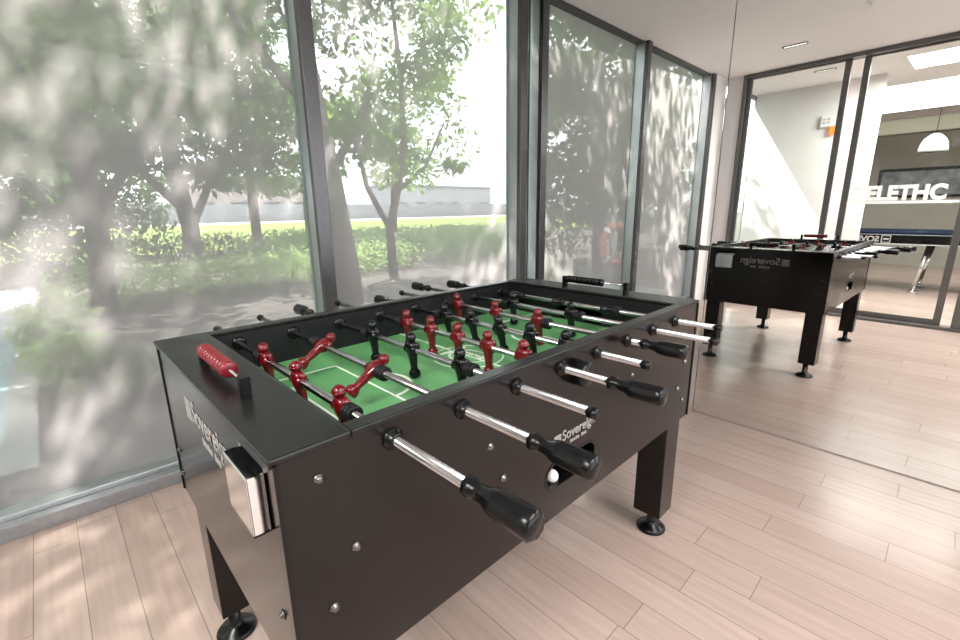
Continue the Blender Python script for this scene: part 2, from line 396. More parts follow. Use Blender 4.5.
# ------------------------------------------------------------------ foosball table
AX, BX, YR, YL, ZT, ZB = .1590, 1.5740, .5596, 1.3467, .890, .470
CXT, CYT = (AX + BX) / 2, (YR + YL) / 2
T = empty('foosball_table', 'black foosball table with green field standing in front of the mirror', 'foosball table', (CXT, CYT, 0))
def tl(o):                                        # table parts are modelled in room coordinates
    o.location = (o.location.x - CXT, o.location.y - CYT, o.location.z); return o
def tpart(mb, name, m, **kw): return tl(mb.build(name, m, T, (0, 0, 0), **kw))
RODX = [.866 + (i - 3.5) * .149 for i in range(8)]; RODZ = .85
FZ = .770; INS = .007
# side panels: the right one has the ball-return opening cut through it
cap = []
bx, bz, hw, hh = .848, .583, .108, .037
for k in range(13): a = -PI / 2 + PI * k / 12; cap.append((bx + hw - hh + hh * math.cos(a), bz + hh * math.sin(a)))
for k in range(13): a = PI / 2 + PI * k / 12; cap.append((bx - hw + hh + hh * math.cos(a), bz + hh * math.sin(a)))
side = lambda holes: MB().prism([[(AX + INS, ZB), (BX - INS, ZB), (BX - INS, ZT - .011), (AX + INS, ZT - .011)]] + holes, .022,
                               Matrix.Rotation(PI / 2, 4, 'X'))
o = side([cap]).build('side_panel', M_black, T, (0, YR + .0012 + .022, 0)); tl(o)
o = side([]).build('side_panel', M_black, T, (0, YL - .0012, 0)); tl(o)
for x0, x1 in ((AX + INS, AX + .026), (BX - .026, BX - INS)):
    b = MB(); b.box(x0, x1, YR + .0234, YL - .0234, ZB, ZT - .011, .001); tpart(b, 'end_panel', M_black)
for x0, x1 in ((.272, .288), (1.445, 1.461)):
    b = MB()
    for y0, y1, z0, z1 in ((YR + .03, CYT - .10, ZB + .05, .8785), (CYT + .10, YL - .03, ZB + .05, .8785), (CYT - .10, CYT + .10, .845, .8785), (CYT - .10, CYT + .10, ZB + .05, FZ)):
        b.box(x0, x1, y0, y1, z0, z1)
    tpart(b, 'goal_wall', M_inner)
for y0, y1 in ((YR + .0236, YR + .033), (YL - .033, YL - .0236)):
    b = MB(); b.box(.289, 1.444, y0, y1, FZ - .005, .8785); tpart(b, 'inner_lining', M_inner)
b = MB(); b.box(AX + .04, BX - .04, YR + .03, YL - .03, ZB + .004, ZB + .016); tpart(b, 'bottom_board', M_inner)
# corner trim strips, black
for x in (AX + INS - .003, BX - INS - .003):
    for y in (YR - .0018, YL - .0042):
        b = MB(); b.box(x, x + .006, y, y + .006, ZB, ZT - .011); tpart(b, 'corner_trim', M_plastic)
# top rails
for y0, y1 in ((YR, YR + .033), (YL - .033, YL)):
    b = MB(); b.box(AX + .1178, BX - .118, y0, y1, ZT - .011, ZT, .0028); tpart(b, 'side_rail', M_rail)
for x0, x1 in ((AX, AX + .1175), (BX - .1175, BX)):
    b = MB(); b.box(x0, x1, YR, YL, ZT - .011, ZT, .0035); tpart(b, 'end_rail', M_rail)
# playing field and its markings
b = MB(); b.box(.289, 1.444, YR + .034, YL - .034, FZ - .012, FZ, .001); PF = tpart(b, 'playing_field', M_field)
def bar(b, p, q, w=.006):
    p, q = Vector(p), Vector(q); d = (q - p).normalized() * w / 2; n = Vector((-d.y, d.x))
    pts = [p - d + n, p - d - n, q + d - n, q + d + n]; b.prism([[tuple(v) for v in pts]], .0006, Matrix.Translation((0, 0, FZ)))
def arc(b, c, r, a0, a1, w=.005, n=40):
    o_ = [(c[0] + (r + w / 2) * math.cos(a0 + (a1 - a0) * k / n), c[1] + (r + w / 2) * math.sin(a0 + (a1 - a0) * k / n)) for k in range(n + 1)]
    i_ = [(c[0] + (r - w / 2) * math.cos(a0 + (a1 - a0) * k / n), c[1] + (r - w / 2) * math.sin(a0 + (a1 - a0) * k / n)) for k in range(n + 1)]
    for k in range(n): b.prism([[o_[k], o_[k + 1], i_[k + 1], i_[k]]], .0006, Matrix.Translation((0, 0, FZ)))
b = MB()
bar(b, (.866, YR + .036), (.866, YL - .036)); arc(b, (.866, CYT), .105, 0, 2 * PI)
for sgn, xe in ((1, .289), (-1, 1.443)):
    for dx, hy in ((.255, .21), (.10, .135)):
        bar(b, (xe, CYT - hy), (xe + sgn * dx, CYT - hy)); bar(b, (xe, CYT + hy), (xe + sgn * dx, CYT + hy)); bar(b, (xe + sgn * dx, CYT - hy), (xe + sgn * dx, CYT + hy))
    a0 = -PI / 2 if sgn > 0 else PI / 2
    arc(b, (xe + sgn * .255, CYT - .006), .088, a0, a0 + PI, .0085)
    for yc, aa in ((YR + .036, 0 if sgn > 0 else PI / 2), (YL - .036, -PI / 2 if sgn > 0 else PI)): arc(b, (xe, yc), .05, aa, aa + PI / 2, n=10)
mk = b.build('field_markings', M_line, PF, (0, 0, 0)); mk['label'] = 'pale field lines'
# centre emblem: square mark, word and a line under it, inside the circle
b = MB(); cx, cy = .866, CYT
for r_ in (.052, .047): arc(b, (cx, cy + .012), r_, 0, PI, .003, 20)
arc(b, (cx, cy - .012), .05, PI, 2 * PI, .003, 20); bar(b, (cx - .0505, cy + .013), (cx - .0505, cy - .013), .004); bar(b, (cx + .0505, cy + .013), (cx + .0505, cy - .013), .004)
em = b.build('emblem_ring', M_line, PF, (0, 0, 0)); b = MB(); bar(b, (cx + .047, cy + .068), (cx - .047, cy + .068), .004)
for k in range(9): bar(b, (cx + .045 - .0112 * k, cy + .074), (cx + .045 - .0112 * k + .006, cy + .074), .009)
em = b.build('emblem_strip', M_line, PF, (0, 0, 0))
me = text_mesh('Sovereign', .034, .0004, .0006, 'CENTER')
tx = link('field_lettering', me, M_line, PF, (cx + .01, cy + .0, FZ + .0005), -PI / 2)
# legs: square posts on levelling feet
leg0 = None
for lx in (AX + .022, BX - .141):
    for ly in (YR + .010, YL - .110):
        if leg0 is None:
            b = MB(); b.box(0, .100, 0, .100, .096, ZB + .03, .003); leg0 = b.build('leg', M_black, T, (0, 0, 0))
            f = MB(); f.lathe([(0, .052), (.006, .053), (.016, .044), (.024, .022), (.034, .017), (.0962, .016)], 28); foot0 = f.build('levelling_foot', M_plastic, leg0)
            lg = leg0; ft = foot0
        else:
            lg = dup(leg0, T); ft = dup(foot0, lg)
        ft.location = (.036 if lx < .5 else .066, .055 if ly < 1 else .045, 0)
        lg.location = (lx - CXT, ly - CYT, 0)
# ball return bowl, ball-entry cup
b = MB()
outer = cap[:]; inn = [(bx + (x - bx) * .93, bz + (z - bz) * .86) for x, z in cap]
b.prism([outer, inn], .012, Matrix.Translation((0, YR + .012, 0)) @ Matrix.Rotation(PI / 2, 4, 'X'))
b.box(bx - hw - .02, bx + hw + .02, YR + .115, YR + .12, ZB + .02, bz + .07); b.box(bx - hw - .02, bx + hw + .02, YR + .0125, YR + .12, bz - hh - .012, bz - hh - .006)
tpart(b, 'ball_return', M_plastic)
b = MB(); b.lathe([(-.0345, .026), (-.028, .030), (0, .030), (0, .024), (-.024, .022), (-.026, 0)], 28, 'Y', (bx + .004, YR + .0012, .825)); tpart(b, 'serving_cup', M_plastic)
# bolts
bolt0 = None
bolts = [(.268, 'r', .696), (.224, 'r', .613), (.222, 'r', .835), (.563, 'r', .747), (1.501, 'r', .686), (1.46, 'r', .60), (1.51, 'r', .545), (.60, 'r', .66), (1.13, 'r', .74),
         (.268, 'l', .696), (.224, 'l', .613), (1.46, 'l', .696), (1.51, 'l', .613),
         ('n', .612, .605), ('n', 1.30, .605), ('n', 1.318, .53), ('f', .612, .605), ('f', 1.30, .605), ('f', .60, .70), ('f', 1.31, .70)]
for q in bolts:
    if bolt0 is None:
        b = MB(); b.lathe([(0, .0085), (.0015, .0085), (.0025, .0052), (.005, .0048), (.0058, .0035), (.0058, 0)], 18); bolt0 = b.build('bolt', M_bolt, T); o = bolt0; bolt0['label'] = 'chrome bolt'
    else: o = dup(bolt0, T)
    if q[1] == 'r': o.location = (q[0] - CXT, YR + .0012 - CYT, q[2]); o.rotation_euler = (PI / 2, 0, 0)
    elif q[1] == 'l': o.location = (q[0] - CXT, YL - .0012 - CYT, q[2]); o.rotation_euler = (-PI / 2, 0, 0)
    elif q[0] == 'n': o.location = (AX + INS - CXT, q[1] - CYT, q[2]); o.rotation_euler = (0, -PI / 2, 0)
    else: o.location = (BX - INS - CXT, q[1] - CYT, q[2]); o.rotation_euler = (0, PI / 2, 0)
# drink holders (chrome boxes) on both ends
for sx, x, y0, y1, z0, z1, dp in ((-1, AX + INS - .0002, .600, .706, .762, .853, .026), (1, BX - INS + .0002, 1.158, 1.278, .742, .838, .032)):
    b = MB(); x0, x1 = sorted((x, x + sx * dp))
    t = .003
    b.box(x0, x1, y0, y1, z0, z0 + t); b.box(x0, x1, y0, y0 + t, z0, z1); b.box(x0, x1, y1 - t, y1, z0, z1)
    xo = (x0, x0 + t) if sx < 0 else (x1 - t, x1); xi = (x1 - t, x1) if sx < 0 else (x0, x0 + t)
    b.box(*xo, y0, y1, z0, z1, .001); b.box(*xi, y0, y1, z0, z1 + .008)
    xm = (x0 + x1) / 2; b.box(xm - .0015, xm + .0015, y0, y1, z1 - .004, z1)
    h = tpart(b, 'drink_holder', M_chrome); h['label'] = 'shiny chrome drink holder'
# lettering
def logo(width, M4, name='logo'):
    """emblem box, word and a small second line; local x to the right, y up, z out of the surface"""
    b = MB(); s_ = width / 1.0
    r = .075 * s_
    b.prism([[(-r, -r), (r, -r), (r, r), (-r, r)], [(-r * .8, -r * .8), (-r * .8, r * .8), (r * .8, r * .8), (r * .8, -r * .8)]], .0012, Matrix.Translation((r, .055 * s_, 0)))
    for k in (-1, 0, 1):
        b.prism([[(-r * .62, -r * .16), (r * .62, -r * .16), (r * .62, r * .16), (-r * .62, r * .16)]], .0012, Matrix.Translation((r, .055 * s_ + k * r * .48, 0)))
    me = text_mesh('Sovereign', 1, .0, .012); xs = [v.co.x for v in me.vertices]; w0 = max(xs) - min(xs); k = (width - 2.4 * r) / w0
    mt = Matrix.Translation((2.4 * r, 0, .0006)) @ Matrix.Diagonal((k, k * 1.05, 1, 1))
    bb = bmesh.new(); bb.from_mesh(me); bmesh.ops.transform(bb, matrix=mt, verts=bb.verts)
    ex = bmesh.ops.extrude_face_region(bb, geom=bb.faces[:]); bmesh.ops.translate(bb, vec=(0, 0, .0008), verts=[v for v in ex['geom'] if isinstance(v, bmesh.types.BMVert)])
    b.merge(bb); bpy.data.meshes.remove(me)
    for k in range(9):                                # the illegible small second line
        if k == 5: continue
        x_ = width * (.38 + .047 * k); h_ = .042 * s_ * (1 if k % 3 else 1.15)
        b.prism([[(x_, 0), (x_ + width * .03, 0), (x_ + width * .03, h_), (x_, h_)]], .0012, Matrix.Translation((0, -.095 * s_, 0)))
    me = bpy.data.meshes.new(name); b.bm.to_mesh(me); b.bm.free(); me.transform(M4)
    o = link('logo', me, M_logo, T, (0, 0, 0)); tl(o); o['label'] = 'silver lettering and emblem'; return o
def basis(x, y, z, loc): m = Matrix((x, y, z)).transposed().to_4x4(); m.translation = loc; return m
logo(.168, basis(Vector((1, 0, 0)), Vector((0, 0, 1)), Vector((0, -1, 0)), (.772, YR + .0011, .664)))
logo(.31, basis(Vector((0, -1, 0)), Vector((0, 0, 1)), Vector((-1, 0, 0)), (AX + INS - .0001, 1.10, .775)))
logo(.31, basis(Vector((0, 1, 0)), Vector((0, 0, 1)), Vector((1, 0, 0)), (BX - INS + .0001, .80, .785)))
# score counters on both end rails
post_me = MB(); post_me.box(-.007, .007, -.007, .007, 0, .052, .002)
bead_prof = [(-.0098, .006), (-.0097, .0140), (-.0080, .0174), (-.003, .0184), (.003, .0184), (.0080, .0174), (.0097, .0140), (.0098, .006)]
for x, mb_, rs, ln, y_start, lab in ((.208, M_bead_red, .87, .0175, 1.045, 'score counter with red beads'), (1.515, M_plastic, .78, .0165, 1.052, 'score counter with black beads')):
    b = MB(); b.tube([(x, .80, .919), (x, 1.07, .919)], .0022, 8); sc = tpart(b, 'score_counter', M_chrome); sc['label'] = lab
    p0 = None
    for y in (.80, 1.07):
        b = MB(); b.box(x - .0085, x + .0085, y - .0085, y + .0085, ZT - .0005, .930, .002); pp = b.build('post', M_plastic, sc, (0, 0, 0))
    bead0 = None
    for k in range(10):
        if bead0 is None:
            b = MB(); b.lathe([(h * ln / .02, r * rs) for h, r in bead_prof], 22, 'Y'); bead0 = b.build('bead', mb_, sc); o = bead0
        else: o = dup(bead0, sc)
        o.location = (x, y_start - k * ln, .919)
# rods with players, bumpers, handles and bearings
def player_mesh():
    b = MB()
    def ring(z, hx, hy, dx=0, n=14, e=.75):
        out = []
        for k in range(n):
            a = 2 * PI * k / n; c, s_ = math.cos(a), math.sin(a)
            out.append((dx + hx * math.copysign(abs(c) ** e, c), hy * math.copysign(abs(s_) ** e, s_), z))
        return out
    b.loft([ring(.0225, .006, .007), ring(.0205, .0095, .013), ring(.014, .0125, .0185), ring(.004, .0138, .0195), ring(-.006, .0138, .0175), ring(-.014, .0118, .0138),
            ring(-.021, .0105, .0112), ring(-.030, .0100, .0108), ring(-.045, .0086, .0098), ring(-.054, .0080, .0098), ring(-.058, .0110, .0108), ring(-.064, .0150, .0125), ring(-.073, .0160, .0130), ring(-.0772, .0130, .0115)])
    b.lathe([(.016, .0075), (.0225, .0072)], 14)
    b.sphere(.0134, (0, 0, .0315), 18)
    b.lathe([(.0300, .0136), (.0320, .0139), (.0335, .0134)], 16)
    b.sphere(.0085, (.003, .0185, .008), 10, (1, .8, 1.6)); b.sphere(.0085, (.003, -.0185, .008), 10, (1, .8, 1.6))
    b.cyl(.0125, -.021, .021, 18, 'Y')
    me = bpy.data.meshes.new('player'); b.bm.to_mesh(me); b.bm.free(); return me
PL = player_mesh(); me_red = PL; me_blk = PL.copy()
me_red.materials.append(M_fig_red); me_blk.materials.append(M_fig_black)
HPROF = [(0, .0115), (.002, .0145), (.014, .0150), (.017, .0125), (.028, .0112), (.040, .0128), (.052, .0178), (.062, .0190), (.110, .0200), (.121, .0194), (.126, .0155), (.126, 0)]
hb = MB(); hb.lathe([(h * .93, r) for h, r in HPROF], 8, 'Y'); 
ME_HANDLE = bpy.data.meshes.new('handle'); bmesh.ops.bevel(hb.bm, geom=[e for e in hb.bm.edges if e.calc_length() > .04], offset=.0012, segments=1, affect='EDGES'); hb.bm.to_mesh(ME_HANDLE); hb.bm.free(); ME_HANDLE.materials.append(M_plastic)
cb = MB(); cb.lathe([(0, .0095), (.001, .0108), (.016, .0108), (.019, .009), (.019, 0)], 18, 'Y'); ME_CAP = bpy.data.meshes.new('end_cap'); cb.bm.to_mesh(ME_CAP); cb.bm.free(); ME_CAP.materials.append(M_plastic)
bb_ = MB(); bb_.lathe([(0, .011), (.001, .0165), (.006, .0172), (.0065, .0158), (.010, .0158), (.0105, .0172), (.015, .0172), (.0155, .0158), (.019, .0158), (.0195, .0172), (.026, .0165), (.027, .011)], 20, 'Y')
ME_BUMP = bpy.data.meshes.new('bumper'); bb_.bm.to_mesh(ME_BUMP); bb_.bm.free(); ME_BUMP.materials.append(M_rubber)
bb_ = MB(); bb_.lathe([(0, .0185), (.003, .0185), (.0045, .0135), (.013, .0130), (.0145, .0115), (.0145, .0085)], 22, 'Y')
ME_BEAR = bpy.data.meshes.new('rod_bearing'); bb_.bm.to_mesh(ME_BEAR); bb_.bm.free(); ME_BEAR.materials.append(M_plastic)
bb_ = MB(); bb_.lathe([(0, .0185), (.002, .0185), (.004, .0135), (.0055, .0115), (.0055, .0085)], 22, 'Y')
ME_BEARIN = bpy.data.meshes.new('rod_bearing'); bb_.bm.to_mesh(ME_BEARIN); bb_.bm.free(); ME_BEARIN.materials.append(M_plastic)
#        colour ys                                   right end (rod end y), left end, tilt(deg)
RODS = [('red', [1.109, .918, .726], .388, 1.525, 6), ('red', [1.124, .862], .403, 1.590, -58), ('black', [1.113, .923, .733], .385, 1.525, 4),
        ('red', [1.156, 1.034, .913, .794, .672], .442, 1.62, 3), ('black', [1.143, 1.015, .892, .772, .652], .434, 1.46, 14),
        ('red', [1.251, 1.052, .867], .520, 1.62, 10), ('black', [1.107, .846], .391, 1.62, 5), ('black', [1.202, 1.0, .795], .432, 1.54, 78)]
NUM = {2: 'two', 3: 'three', 5: 'five'}
for i, (c, ys, yr, yl, tilt) in enumerate(RODS):
    x = RODX[i]
    b = MB(); b.cyl(.0079, yr - .002, yl + .002, 18, 'Y'); rod = b.build('rod', M_steel, T, (x - CXT, -CYT, RODZ))
    rod.rotation_euler.y = R(-tilt); rod['label'] = 'steel rod with %s %s players' % (NUM[len(ys)], c)
    for y in ys: link_o = bpy.data.objects.new('player', me_red if c == 'red' else me_blk); COL.objects.link(link_o); link_o.parent = rod; link_o.location = (0, y, 0)
    def sub(name, me, y, flip=False):
        o = bpy.data.objects.new(name, me); COL.objects.link(o); o.parent = rod; o.location = (0, y, 0)
        if flip: o.rotation_euler.z = PI
        return o
    sub('bumper', ME_BUMP, ys[0] + .0215); sub('bumper', ME_BUMP, ys[-1] - .0215, True)
    if c == 'red': sub('handle', ME_HANDLE, yr, True); sub('end_cap', ME_CAP, yl - .010)
    else: sub('handle', ME_HANDLE, yl); sub('end_cap', ME_CAP, yr + .010, True)
    for y, fl in ((YR + .001, True), (YR + .0332, False), (YL - .001, False), (YL - .0332, True)):
        o = bpy.data.objects.new('rod_bearing', ME_BEARIN if .02 < min(y - YR, YL - y) else ME_BEAR); COL.objects.link(o); o.parent = T; o.location = (x - CXT, y - CYT, RODZ - .0)
        if fl: o.rotation_euler.z = PI
b = MB(); b.sphere(.0172, (0, 0, 0), 24); o = b.build('foosball', M_ball, None, (.805, YR + .0305, bz - hh - .006 + .0172)); tag(o, 'small white ball lying in the ball return opening of the foosball table', 'ball')

# ------------------------------------------------------------------ ceiling fittings
def ceiling_light(x, y, label):
    t = empty('ceiling_light', label, 'ceiling light', (x, y, CEIL), 0, group='recessed ceiling lights')
    b = MB(); b.prism([[(-.028, -.10), (.028, -.10), (.028, .10), (-.028, .10)], [(-.020, -.092), (-.020, .092), (.020, .092), (.020, -.092)]], .010, Matrix.Translation((0, 0, -.010))); b.build('frame', M_darkframe, t)
    b = MB(); b.box(-.020, .020, -.092, .092, -.004, 0); b.build('diffuser', M_silver, t)
ceiling_light(-.10, 1.43, 'slim recessed light in the room ceiling, in front of the glass doors')
ceiling_light(-1.32, 1.45, 'slim recessed light in the corridor ceiling, behind the glass doors')
t = empty('sprinkler', 'small chrome sprinkler head on the white ceiling', 'sprinkler', (.548, .787, CEIL))
b = MB(); b.lathe([(-.006, .032), (-.004, .034), (0, .034)], 24); b.build('collar', M_white, t)
b = MB(); b.lathe([(-.03, .012), (-.028, .013), (-.026, .004), (-.006, .006), (-.004, .006)], 16); b.build('nozzle', M_chrome, t)

# ------------------------------------------------------------------ corridor and games room
t = empty('exit_sign', 'small orange exit sign beside grey pictograms on the white corridor wall', 'sign', (CX, 1.445, 2.16))
b = MB(); b.box(.002, .030, -.03, .135, -.02, .115, .004); b.build('sign_plate', M_lampwhite, t)
b = MB(); b.box(.002, .036, -.03, .03, -.115, -.022, .004); b.build('lit_panel', M_exit, t)
b = MB()
for yy, zz in ((.04, .07), (.085, .07), (.085, .025), (.04, .028)): b.box(.0302, .032, yy, yy + .03, zz - .012, zz + .012)
b.build('pictogram', M_grey, t)
# games table beyond the doors
PX, PY = -3.05, .10
t = empty('pool_table', 'black pool table with blue cloth and silver lettering beyond the glass doors', 'pool table', (PX, PY, 0))
b = MB(); b.box(-1.15, 0, -1.05, 1.25, .66, .79, .006); b.build('apron', M_plastic, t)
b = MB(); b.box(-1.17, .01, -1.06, 1.26, .79, .818, .008); b.build('rail', M_cloth, t)
b = MB(); b.box(.0005, .004, -1.05, 1.25, .655, .668); b.box(.0005, .004, -1.05, 1.25, .782, .790); b.build('trim_strip', M_grey, t)
for k, (lx, ly) in enumerate(((-.2, .35), (-.2, -.75), (-.95, .35), (-.95, -.75))):
    b = MB(); b.tube([(lx + .03, ly - .02, .66), (lx + .05, ly + .05, .03)], [.028, .022], 12); b.cyl(.05, 0, .03, 18, loc=(lx + .05, ly + .05, 0)); b.build('leg', M_chrome, t)
me = text_mesh('SOVEREIGN', .105, .001, .003); me.transform(basis(Vector((0, 1, 0)), Vector((0, 0, 1)), Vector((1, 0, 0)), (.002, .83, .688))); link('lettering', me, M_logo, t)
b = MB(); b.prism([[(-.05, -.05), (.05, -.05), (.05, .05), (-.05, .05)], [(-.04, -.04), (-.04, .04), (.04, .04), (.04, -.04)]], .002, basis(Vector((0, 1, 0)), Vector((0, 0, 1)), Vector((1, 0, 0)), (.0015, .76, .725)))
b.prism([[(-.03, -.012), (.03, -.012), (.03, .012), (-.03, .012)]], .002, basis(Vector((0, 1, 0)), Vector((0, 0, 1)), Vector((1, 0, 0)), (.0015, .76, .725))); b.build('emblem', M_logo, t)
# pendant lamp
t = empty('pendant_lamp', 'white dome pendant lamp hanging in the games room', 'pendant lamp', (-3.5, .62, 0))
b = MB(); b.lathe([(1.86, .150), (1.90, .149), (1.97, .135), (2.03, .105), (2.075, .055), (2.09, .02), (2.09, .016), (2.07, .05), (2.02, .098), (1.96, .128), (1.86, .144)], 32); b.build('lamp_shade', M_lampwhite, t)
b = MB(); b.tube([(0, 0, 2.085), (0, 0, CEIL)], .004, 8); b.build('cord', M_rubber, t)
# picture
t = empty('picture', 'wide framed picture on the grey-olive games room wall', 'picture', (-7.05, 1.0, 1.60))
b = MB(); b.prism([[(-.62, -.30), (.62, -.30), (.62, .25), (-.62, .25)], [(-.57, -.25), (-.57, .20), (.57, .20), (.57, -.25)]], .03, basis(Vector((0, 1, 0)), Vector((0, 0, 1)), Vector((1, 0, 0)), (.001, 0, 0))); b.build('frame', M_plastic, t)
b = MB(); b.box(.002, .012, -.57, .57, -.25, .20); b.build('print', M_picture, t)

# ------------------------------------------------------------------ outdoors
def ground_mat():
    m = mat('soil_shaded', (.2, .2, .18), .9, spec=.1); return noisy(m, 2.2, (.060, .052, .050), (.105, .095, .09), 6)  # earth darkened: shade under the trees is put into the colour
M_ground = ground_mat()
M_lawn = noisy(mat('lawn_grass', rough=.85, spec=.1), 5, (.11, .165, .03), (.16, .21, .045), 6)
M_road = noisy(mat('road', rough=.85), 2, (.22, .22, .23), (.28, .28, .29))
b = MB(); b.box(-90, 110, 2.50, 160, -.20, -.05); struct(b.build('ground', M_ground), 'shaded earth outside the window')
b = MB(); b.box(-40, 80, 17, 52, -.052, -.03); struct(b.build('lawn', M_lawn), 'sunlit lawn beyond the trees')
b = MB(); b.box(-90, 110, 53, 64, -.052, -.03); struct(b.build('road', M_road), 'grey road beyond the lawn')
# pool with stone edge at the left
def water_mat():
    m = mat('pool_water', (.35, .48, .52), .06, spec=.9); n = N(m, 'ShaderNodeTexNoise'); n.inputs['Scale'].default_value = 5
    tc = N(m, 'ShaderNodeTexCoord'); L(m, tc.outputs['Object'], n.inputs['Vector']); bp = N(m, 'ShaderNodeBump'); bp.inputs['Strength'].default_value = .25
    L(m, n.outputs['Fac'], bp.inputs['Height']); L(m, bp.outputs['Normal'], m.node_tree.nodes['Principled BSDF'].inputs['Normal']); return m
b = MB(); b.box(-1.3, -.35, 3.3, 11, -.051, -.035); struct(b.build('water', water_mat()), 'pool water outside the left window')
b = MB(); b.box(-.35, -.2, 3.0, 11, -.051, -.02, .01); b.box(-1.3, -.35, 3.0, 3.3, -.051, -.02, .01); struct(b.build('trim_2', M_stone), 'pale stone edge of the pool')

def leaves_mesh(name, clusters, n, size, m, parent, seedbase=0, flat=.5, clump=0, crad=.42):
    """clusters: (cx,cy,cz, rx,ry,rz, weight). Folded leaf blades scattered through ellipsoids."""
    rng = np.random.default_rng(seedbase)
    w = np.array([c[6] for c in clusters], float); w /= w.sum(); idx = rng.choice(len(clusters), n, p=w)
    C = np.array([c[:6] for c in clusters], float)[idx]
    def ball(k):
        d = rng.normal(size=(k, 3)); d /= np.linalg.norm(d, axis=1)[:, None]; return d * (rng.random(k) ** (1 / 2.6))[:, None]
    if clump:
        nc = max(1, n // clump); pick = rng.integers(0, n, nc)
        cc = C[pick, :3] + ball(nc) * C[pick, 3:6]; cr = crad * (.6 + .8 * rng.random(nc)) * np.minimum(1, C[pick, 3] / .6)
        which = rng.integers(0, nc, n); P = cc[which] + ball(n) * cr[which][:, None] * np.array([1, 1, .6])
    else: P = C[:, :3] + ball(n) * C[:, 3:6]
    az = rng.random(n) * 2 * PI; el = rng.normal(-.45, .5, n)
    ax = np.stack([np.cos(az) * np.cos(el), np.sin(az) * np.cos(el), np.sin(el)], 1)
    rnd = rng.normal(size=(n, 3)); rnd[:, 2] += flat * 2; nn = np.cross(ax, np.cross(rnd, ax)); nn /= np.linalg.norm(nn, axis=1)[:, None]
    sd = np.cross(ax, nn); L_ = size * (.6 + .8 * rng.random(n))[:, None]; W_ = L_ * .42
    v = np.stack([P, P + ax * L_ * .5 + sd * W_ * .5 - nn * L_ * .06, P + ax * L_, P + ax * L_ * .5 - sd * W_ * .5 - nn * L_ * .06], 1).reshape(-1, 3)
    me = bpy.data.meshes.new(name); me.vertices.add(4 * n); me.vertices.foreach_set('co', v.astype(np.float32).ravel())
    q = np.arange(n) * 4; tri = np.stack([q, q + 1, q + 2, q, q + 2, q + 3], 1).ravel()
    me.loops.add(6 * n); me.loops.foreach_set('vertex_index', tri.astype(np.int32)); me.polygons.add(2 * n)
    me.polygons.foreach_set('loop_start', (np.arange(2 * n) * 3).astype(np.int32)); me.update(calc_edges=True); me.validate()
    return link(name, me, m, parent)
def tree(loc, trunk, branches, clusters, n, size, m, label, seed, clump=150):
    t = empty('tree', label, 'tree', (*loc, -.06), 0, group='trees outside the window')
    b = MB(); b.tube(*trunk, 12); b.build('trunk', M_bark, t)
    if branches:
        b = MB()
        for pts, rad in branches: b.tube(pts, rad, 7)
        b.build('branches', M_bark, t)
    leaves_mesh('foliage', clusters, n, size, m, t, seed, clump=clump, crad=.56); return t
# tree right outside the middle bay
tree((2.95, 5.65), ([(0, 0, 0), (-.03, .02, .8), (-.12, .05, 1.7), (-.22, .1, 2.6), (-.3, .2, 3.8), (-.2, .3, 5.2)], [.19, .16, .145, .13, .10, .05]),
     [([(-.12, .05, 1.7), (.5, .2, 2.5), (.9, .4, 3.4)], [.06, .045, .02]), ([(-.2, .1, 2.4), (-.9, .2, 3.2), (-1.4, .4, 4.2)], [.07, .05, .02])],
     [(-.3, .4, 5.2, 2.2, 1.6, 1.6, 4), (-.1, .3, 6.6, 2.1, 1.5, 1.4, 5), (.9, .5, 3.2, .8, .8, .8, .55), (-1.3, .3, 3.5, 1.1, 1.0, 1.1, 1.2), (.4, .2, 2.3, .45, .4, .35, .12), (1.4, .9, 4.6, 1.3, 1.3, 1.6, 1.8)], 15000, .15, M_leaf,
     'nearest tree, thick upright trunk seen through the left half of the middle window', 11)
# slimmer leaning tree beside it
tree((5.0, 7.69), ([(0, 0, 0), (-.02, .0, .9), (.12, -.1, 1.6), (.3, -.15, 2.4), (.35, -.1, 3.6), (.3, 0, 5)], [.10, .085, .075, .065, .05, .03]),
     [([(-.02, 0, .9), (-.35, .2, 1.7), (-.5, .3, 2.8)], [.06, .05, .02]), ([(.12, -.1, 1.6), (.7, -.3, 2.1), (1.1, -.4, 2.9)], [.04, .03, .015])],
     [(.2, 0, 5.2, 1.9, 1.7, 1.9, 3), (.2, -.4, 7.4, 2.2, 1.9, 2.1, 5), (.9, -.4, 3.0, .8, .6, .7, .7), (-.4, .2, 3.0, .8, .7, .7, .7), (.35, -.2, 2.1, .45, .4, .4, .2), (1.0, -.5, 2.2, .35, .3, .3, .12)], 13000, .15, M_leaf3,
     'slim forked tree with light leaves seen through the right half of the middle window', 12)
